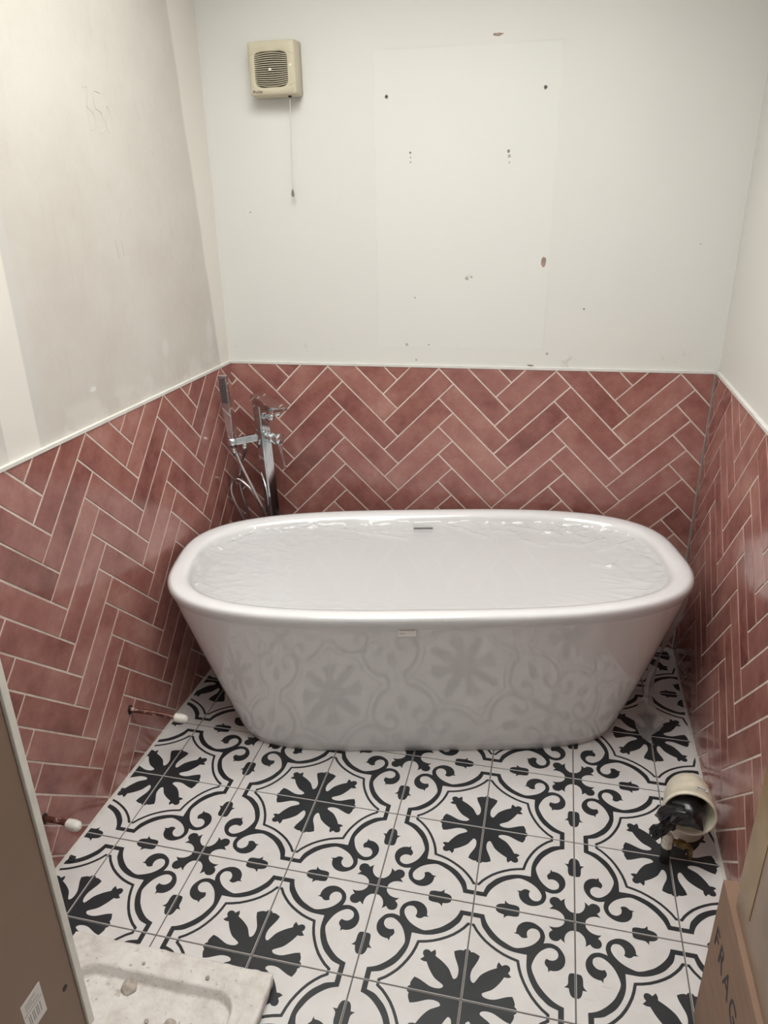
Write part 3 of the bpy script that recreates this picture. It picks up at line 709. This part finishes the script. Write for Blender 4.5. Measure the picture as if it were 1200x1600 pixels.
pencil([(p.x, p.y) for p in cat([(y0+.10, z0-.030, 0), (y0+.084, z0-.060, 0), (y0+.094, z0-.095, 0), (y0+.112, z0-.080, 0), (y0+.112, z0-.045, 0), (y0+.10, z0-.030, 0)], 4)])
for (a, b) in (((.36, 1.56), (.365, 1.51)), ((.39, 1.56), (.392, 1.515)), ((.79, 1.46), (.795, 1.44)), ((.62, 1.80), (.622, 1.785))): pencil([a, b])

# ---------------------------------------------------------------- copper supply pipes from the left wall
def supply(p0, p1, label):
    p0, p1 = Vector(p0), Vector(p1); d = (p1-p0).normalized()
    r = thing('supply_pipe', label, 'pipe', p0, 'capped copper pipes on the left wall')
    bm = bmesh.new(); tube(bm, cat([p0-d*.006, p0.lerp(p1, .5)+Vector((0, 0, .003)), p1-d*.01], 6), .0078, 14); obj('pipe', bm, m_copper, r, True)
    bm = bmesh.new(); rad = [.010, .0145, .0125, .0150, .0130, .0152, .0128, .0135, .010, .006]
    tube(bm, [p1+d*(-.016+.0048*i) for i in range(10)], rad, 18); o = obj('stop_end', bm, m_whitepl, r, True); o['label'] = 'white ribbed plastic stop end'
    bm = bmesh.new(); 
    ring = [bm.verts.new(WALLS['left'](p0.y+math.cos(t)*.013*(1+.3*noise.noise(Vector((math.cos(t)*2, math.sin(t)*2, p0.z*9)))), p0.z+math.sin(t)*.017*(1+.3*noise.noise(Vector((math.cos(t)*2, 7, math.sin(t)*2)))), .0008)) for t in [2*math.pi*k/16 for k in range(16)]]
    bm.faces.new(ring[::-1]); bmesh.ops.recalc_face_normals(bm, faces=bm.faces); obj('wall_hole', bm, m_hole, r)
    tidy(r); return r
supply((-.600, .042, .206), (-.455, .066, .180), 'copper pipe with white stop end nearer the bath, at left wall foot')
supply((-.606, -.376, .176), (-.520, -.388, .186), 'copper pipe with white stop end just behind the brown board')

# ---------------------------------------------------------------- soil pipe elbow by the right wall, stuffed with a black bag
SP = Vector((1.030, .0, .160)); sd = Vector((-.13, -1, .05)).normalized()
soil = thing('soil_pipe', 'cream plastic soil pipe elbow rising from floor by right wall', 'pipe', (1.03, .13, 0))
cl = [SP, SP-sd*.012, SP-sd*.014, SP-sd*.045, SP-sd*.050]; cr = [.0665, .0665, .0640, .0625, .0595]
arcp = []
c_end = SP-sd*.05
for k in range(1, 9):
    a = k/8*math.pi/2; arcp.append(c_end-sd*(.075*math.sin(a))+Vector((0, 0, -.075*(1-math.cos(a)))))
base = arcp[-1]
outer = cl+arcp+[Vector((base.x, base.y, .012)), Vector((base.x, base.y, .0))]; orad = cr+[.0575]*8+[.0575, .060]
bm = bmesh.new(); rings = tube(bm, outer, orad, 36, False)
inner = [SP, SP-sd*.006, SP-sd*.028, SP-sd*.034, SP-sd*.075]; irad = [.0620, .0600, .0500, .0455, .0450]
ri = tube(bm, inner, irad, 36, False)
n_ = 36
for k in range(n_): bm.faces.new((rings[0][(k+1) % n_], rings[0][k], ri[0][k], ri[0][(k+1) % n_]))
bmesh.ops.recalc_face_normals(bm, faces=bm.faces); obj('elbow', bm, m_offpl, soil, True)
lx, ly = frame_at(sd); topc = SP-sd*.036+Vector((.022, 0, .0595))
bm = bmesh.new(); box(bm, (-.017, -.006, -.0006), (.017, .006, .0008)); o = obj('moulded_mark', bm, m_sticker, soil); o.matrix_world = Matrix.Translation(topc) @ Matrix.Rotation(.13, 4, 'Z') @ Matrix.Rotation(.36, 4, 'Y')
bm = bmesh.new()
for x0, x1 in ((-.012, -.004), (-.002, .004), (.006, .012)): box(bm, (x0, -.003, .0006), (x1, .003, .0013))
p_ = obj('mark_print', bm, m_stext, o)
tidy(soil)
# bag: crumpled sheet bulging out of the mouth and over its left lip
bag = thing('black_bag', 'crumpled black plastic bag stuffed into the cream soil pipe mouth', 'bag', SP)
def crumple(name, centre, axes, amp, seed, sub=2):
    bm = bmesh.new(); bmesh.ops.create_icosphere(bm, subdivisions=sub, radius=1)
    for v in bm.verts:
        n0 = v.co.copy(); f = 1+amp*(abs(noise.noise(n0*1.3+Vector((seed, 0, 0))))*1.7+abs(noise.noise(n0*2.6+Vector((0, seed, 0))))*.55-.5)
        v.co = n0*(f+random.uniform(-.13, .13))
        v.co = Vector(centre)+axes[0]*v.co.x+axes[1]*v.co.y+axes[2]*v.co.z
    o = obj(name, bm, m_bag, bag); m = o.modifiers.new('soft', 'SUBSURF'); m.levels = m.render_levels = 2; m.subdivision_type = 'CATMULL_CLARK'
    cr = o.data.attributes.new('crease_edge', 'FLOAT', 'EDGE')
    for k in range(len(o.data.edges)): cr.data[k].value = random.choice((0, .3, .75))
    for p in o.data.polygons: p.use_smooth = True
    return o
ax = Vector((1, -.13, 0)).normalized()
crumple('stuffed_bulge', SP-sd*.004+Vector((-.006, 0, .004)), (ax*.043, -sd*.040, Vector((0, 0, .046))), .5, 3)
crumple('bag_fold', SP+sd*.020+Vector((-.046, 0, .010)), (ax*.036+Vector((0, 0, .016)), -sd*.026, Vector((.006, 0, .024))), .6, 8)
# hanging corner of the bag
bm = bmesh.new(); g = []
pa, pb = SP+sd*.03+Vector((-.045, 0, .024)), SP+sd*.035+Vector((-.030, 0, -.022))
pc, pd = SP+sd*.050+Vector((-.098, 0, -.026)), SP+sd*.055+Vector((-.080, 0, -.052))
for i in range(13):
    row = []
    for j in range(9):
        s, u = i/12, j/8; p = pa.lerp(pc, s).lerp(pb.lerp(pd, s), u); p = p+Vector((0, -.010*math.sin(s*math.pi), .012*math.sin(s*math.pi)))
        p += Vector((.006, .012, .008))*noise.noise(Vector((s*4, u*5, 2)))*1.2
        row.append(bm.verts.new(p))
    g.append(row)
for a, b in zip(g, g[1:]):
    for k in range(8): bm.faces.new((a[k], a[k+1], b[k+1], b[k]))
o = obj('bag_corner', bm, m_bag, bag, True); md = o.modifiers.new('thick', 'SOLIDIFY'); md.thickness = .0015
tidy(bag)
# stub of water pipe with valve in front of the soil pipe
VP = Vector((.985, -.012, 0))
stub = thing('valve_pipe', 'short floor pipe with tarnished brass valve before the soil pipe', 'pipe', VP)
bm = bmesh.new(); tube(bm, [VP, VP+Vector((0, 0, .052))], .0125, 16); o = obj('pipe_sleeve', bm, plain('black_rubber_sleeve', srgb(30, 29, 30), .6), stub, True); o['label'] = 'black sleeve at the floor'
bm = bmesh.new(); tube(bm, [VP+Vector((0, 0, .048+.005*i)) for i in range(11)], [.010, .0145, .0145, .0115, .0135, .0135, .0115, .0145, .0145, .010, .009], 8); obj('valve_body', bm, m_tape, stub)
bm = bmesh.new(); v0 = VP+Vector((.010, .004, .070)); tube(bm, [v0, v0+Vector((.014, -.002, -.002)), v0+Vector((.016, -.002, -.002)), v0+Vector((.034, -.004, -.006))], [.008, .008, .0125, .0125], 6); obj('compression_nut', bm, m_brass, stub)
bm = bmesh.new(); v1 = v0+Vector((.034, -.004, -.006)); tube(bm, cat([v1, v1+Vector((.010, .004, -.004)), v1+Vector((.018, .010, -.020)), v1+Vector((.020, .014, -.054))], 5), .0075, 12); obj('pipe_tail', bm, m_brass, stub, True)
tidy(stub)

# ---------------------------------------------------------------- brown board with white edge, lower left
PX, PY, PZ = -.262, -.737, .043
pan = thing('board_panel', 'brown hardboard panel with white edge strip standing at far left', 'panel', (PX, PY, PZ))
bm = bmesh.new(); box(bm, (PX-.016, -1.30, PZ), (PX, PY-.004, 1.24), .001, 1); obj('board', bm, m_hard, pan)
bm = bmesh.new(); box(bm, (PX-.020, PY-.016, PZ), (PX+.005, PY, 1.242), .002, 2); obj('edge_strip', bm, m_whitepl, pan)
m_ed = plain('grey_gasket', srgb(150, 142, 132), .6)
bm = bmesh.new(); box(bm, (PX, PY-.0195, PZ), (PX+.003, PY-.016, 1.24), .0008, 1); obj('edge_gasket', bm, m_ed, pan)
bm = bmesh.new(); tube(bm, [(PX-.001, -.784, .211), (PX+.0006, -.784, .211)], .0065, 18); obj('fixing_hole', bm, m_hole, pan)
bm = bmesh.new(); box(bm, (PX, -.888, .225), (PX+.0006, -.836, .305)); st = obj('paper_sticker', bm, m_sticker, pan)
bm = bmesh.new()
box(bm, (PX+.0006, -.886, .2735), (PX+.001, -.838, .2745))
for z, y1 in ((.294, -.852), (.288, -.862), (.282, -.845)): box(bm, (PX+.0006, -.880, z), (PX+.001, y1, z+.0014))
for k, y in enumerate((-.878, -.874, -.868, -.864, -.858, -.854, -.848)): box(bm, (PX+.0006, y, .240), (PX+.001, y+.0016, .265))
obj('sticker_print', bm, m_stext, st)
tidy(pan)

# ---------------------------------------------------------------- old shower tray, crusted with mortar
X0, X1, Y0, Y1, HT2 = -.425, .080, -1.18, -.558, .040
tray = thing('shower_tray', 'old white shower tray crusted with mortar, flat on floor at front', 'shower tray', ((X0+X1)/2, (Y0+Y1)/2, 0))
bm = bmesh.new(); NX, NY = 150, 170; g = []
def sdf(x, y, hx, hy, r):
    ax_, ay_ = abs(x)-(hx-r), abs(y)-(hy-r); return math.hypot(max(ax_, 0), max(ay_, 0))+min(max(ax_, ay_), 0)-r
mx, my = (X0+X1)/2, (Y0+Y1)/2; hx, hy = (X1-X0)/2, (Y1-Y0)/2
for i in range(NX+1):
    row = []
    for j in range(NY+1):
        x = X0+(X1-X0)*i/NX; y = Y0+(Y1-Y0)*j/NY
        d = sdf(x-mx, y-my, hx-.062, hy-.064, .045)
        k = min(1, max(0, min(1, .5-d/.007))); k = k*k*(3-2*k)
        z = HT2-.029*k
        n1 = noise.noise(Vector((x*26, y*26, 1))); n2 = noise.noise(Vector((x*90, y*90, 4)))
        z += .0022*n1+.0010*n2+(.004*max(0, noise.noise(Vector((x*11, y*11, 9)))-.25))
        # a second, raised line of mortar round the corner of the rim
        d2 = sdf(x-mx, y-my, hx-.030, hy-.030, .05); z += .0035*math.exp(-(d2/.006)**2)*(.5+noise.noise(Vector((x*14, y*14, 2))))
        ed = min(i, NX-i, j, NY-j)
        ex = ey = 0
        if ed == 0: ex = .003*noise.noise(Vector((x*40, y*40, 6))); ey = .003*noise.noise(Vector((x*40, y*40, 8)))
        row.append(bm.verts.new((x+ex, y+ey, z)))
    g.append(row)
for i in range(NX):
    for j in range(NY): bm.faces.new((g[i][j], g[i+1][j], g[i+1][j+1], g[i][j+1]))
per = [g[i][0] for i in range(NX+1)]+[g[NX][j] for j in range(1, NY+1)]+[g[i][NY] for i in range(NX-1, -1, -1)]+[g[0][j] for j in range(NY-1, 0, -1)]
low = [bm.verts.new((v.co.x+(mx-v.co.x)*.012, v.co.y+(my-v.co.y)*.012, .0006)) for v in per]
for k in range(len(per)): bm.faces.new((per[k], low[k], low[(k+1) % len(per)], per[(k+1) % len(per)]))
bm.faces.new(low); bmesh.ops.recalc_face_normals(bm, faces=bm.faces); obj('tray_body', bm, m_tray, tray, True)
for i, (x, y, r) in enumerate(((-.238, -.640, .017), (-.11, -.70, .014), (-.20, -.735, .010), (-.06, -.600, .005), (-.22, -.60, .004), (-.16, -.70, .005))):
    bm = bmesh.new(); bmesh.ops.create_icosphere(bm, subdivisions=3, radius=r)
    for v in bm.verts: v.co *= 1+.5*noise.noise(v.co*60+Vector((i*5, 0, 0))); v.co.z *= .55; v.co += Vector((x, y, (.011 if y < -.63 and x < .0 else .04)+.003))
    obj('mortar_lump', bm, m_lump, tray, True)
tidy(tray)

# ---------------------------------------------------------------- cardboard boxes, lower right
cb = thing('cardboard_box', 'brown cardboard box printed FRAG in black, lower right by the wall', 'box', (1.06, -.75, 0))
bm = bmesh.new(); box(bm, (1.0, -1.12, 0), (1.122, -.421, .403), .003, 2); obj('carton', bm, m_card, cb)
text('lettering', 'FRAGILE', .066, m_ink, cb, Matrix.Translation((.9995, -.445, .262)) @ Matrix.Rotation(-math.pi/2, 4, 'Z') @ Matrix.Rotation(math.pi/2, 4, 'X') @ Matrix.Diagonal((.98, 1, 1, 1)), .0003, 0, 1.28)
bm = bmesh.new(); box(bm, (1.0, -1.12, .4025), (1.03, -.424, .4045), .0006, 1); obj('lid_flap', bm, m_card, cb)
tidy(cb)
c2 = thing('tall_carton', 'film wrapped taped brown carton standing on top of the printed cardboard box', 'box', (1.07, -.8, .404))
bm = bmesh.new(); box(bm, (1.010, -1.10, .4045), (1.125, -.482, .96), .006, 3); obj('carton', bm, m_cardw, c2)
bm = bmesh.new(); box(bm, (1.0086, -.56, .46), (1.0102, -.4805, .96), .0005, 1); box(bm, (1.010, -.4822, .46), (1.06, -.4805, .96), .0005, 1); obj('tape_strip', bm, m_ptape, c2)
tidy(c2)
# tile spacer left lying against the left wall
bm = bmesh.new(); box(bm, (-.598, -.352, .0005), (-.582, -.334, .006), .001, 1); box(bm, (-.594, -.347, .005), (-.586, -.339, .014), .001, 1)
tag(obj('tile_spacer', bm, m_ink), 'tiny black plastic tile spacer on floor edge at left wall', 'spacer')
bpy.context.view_layer.update()
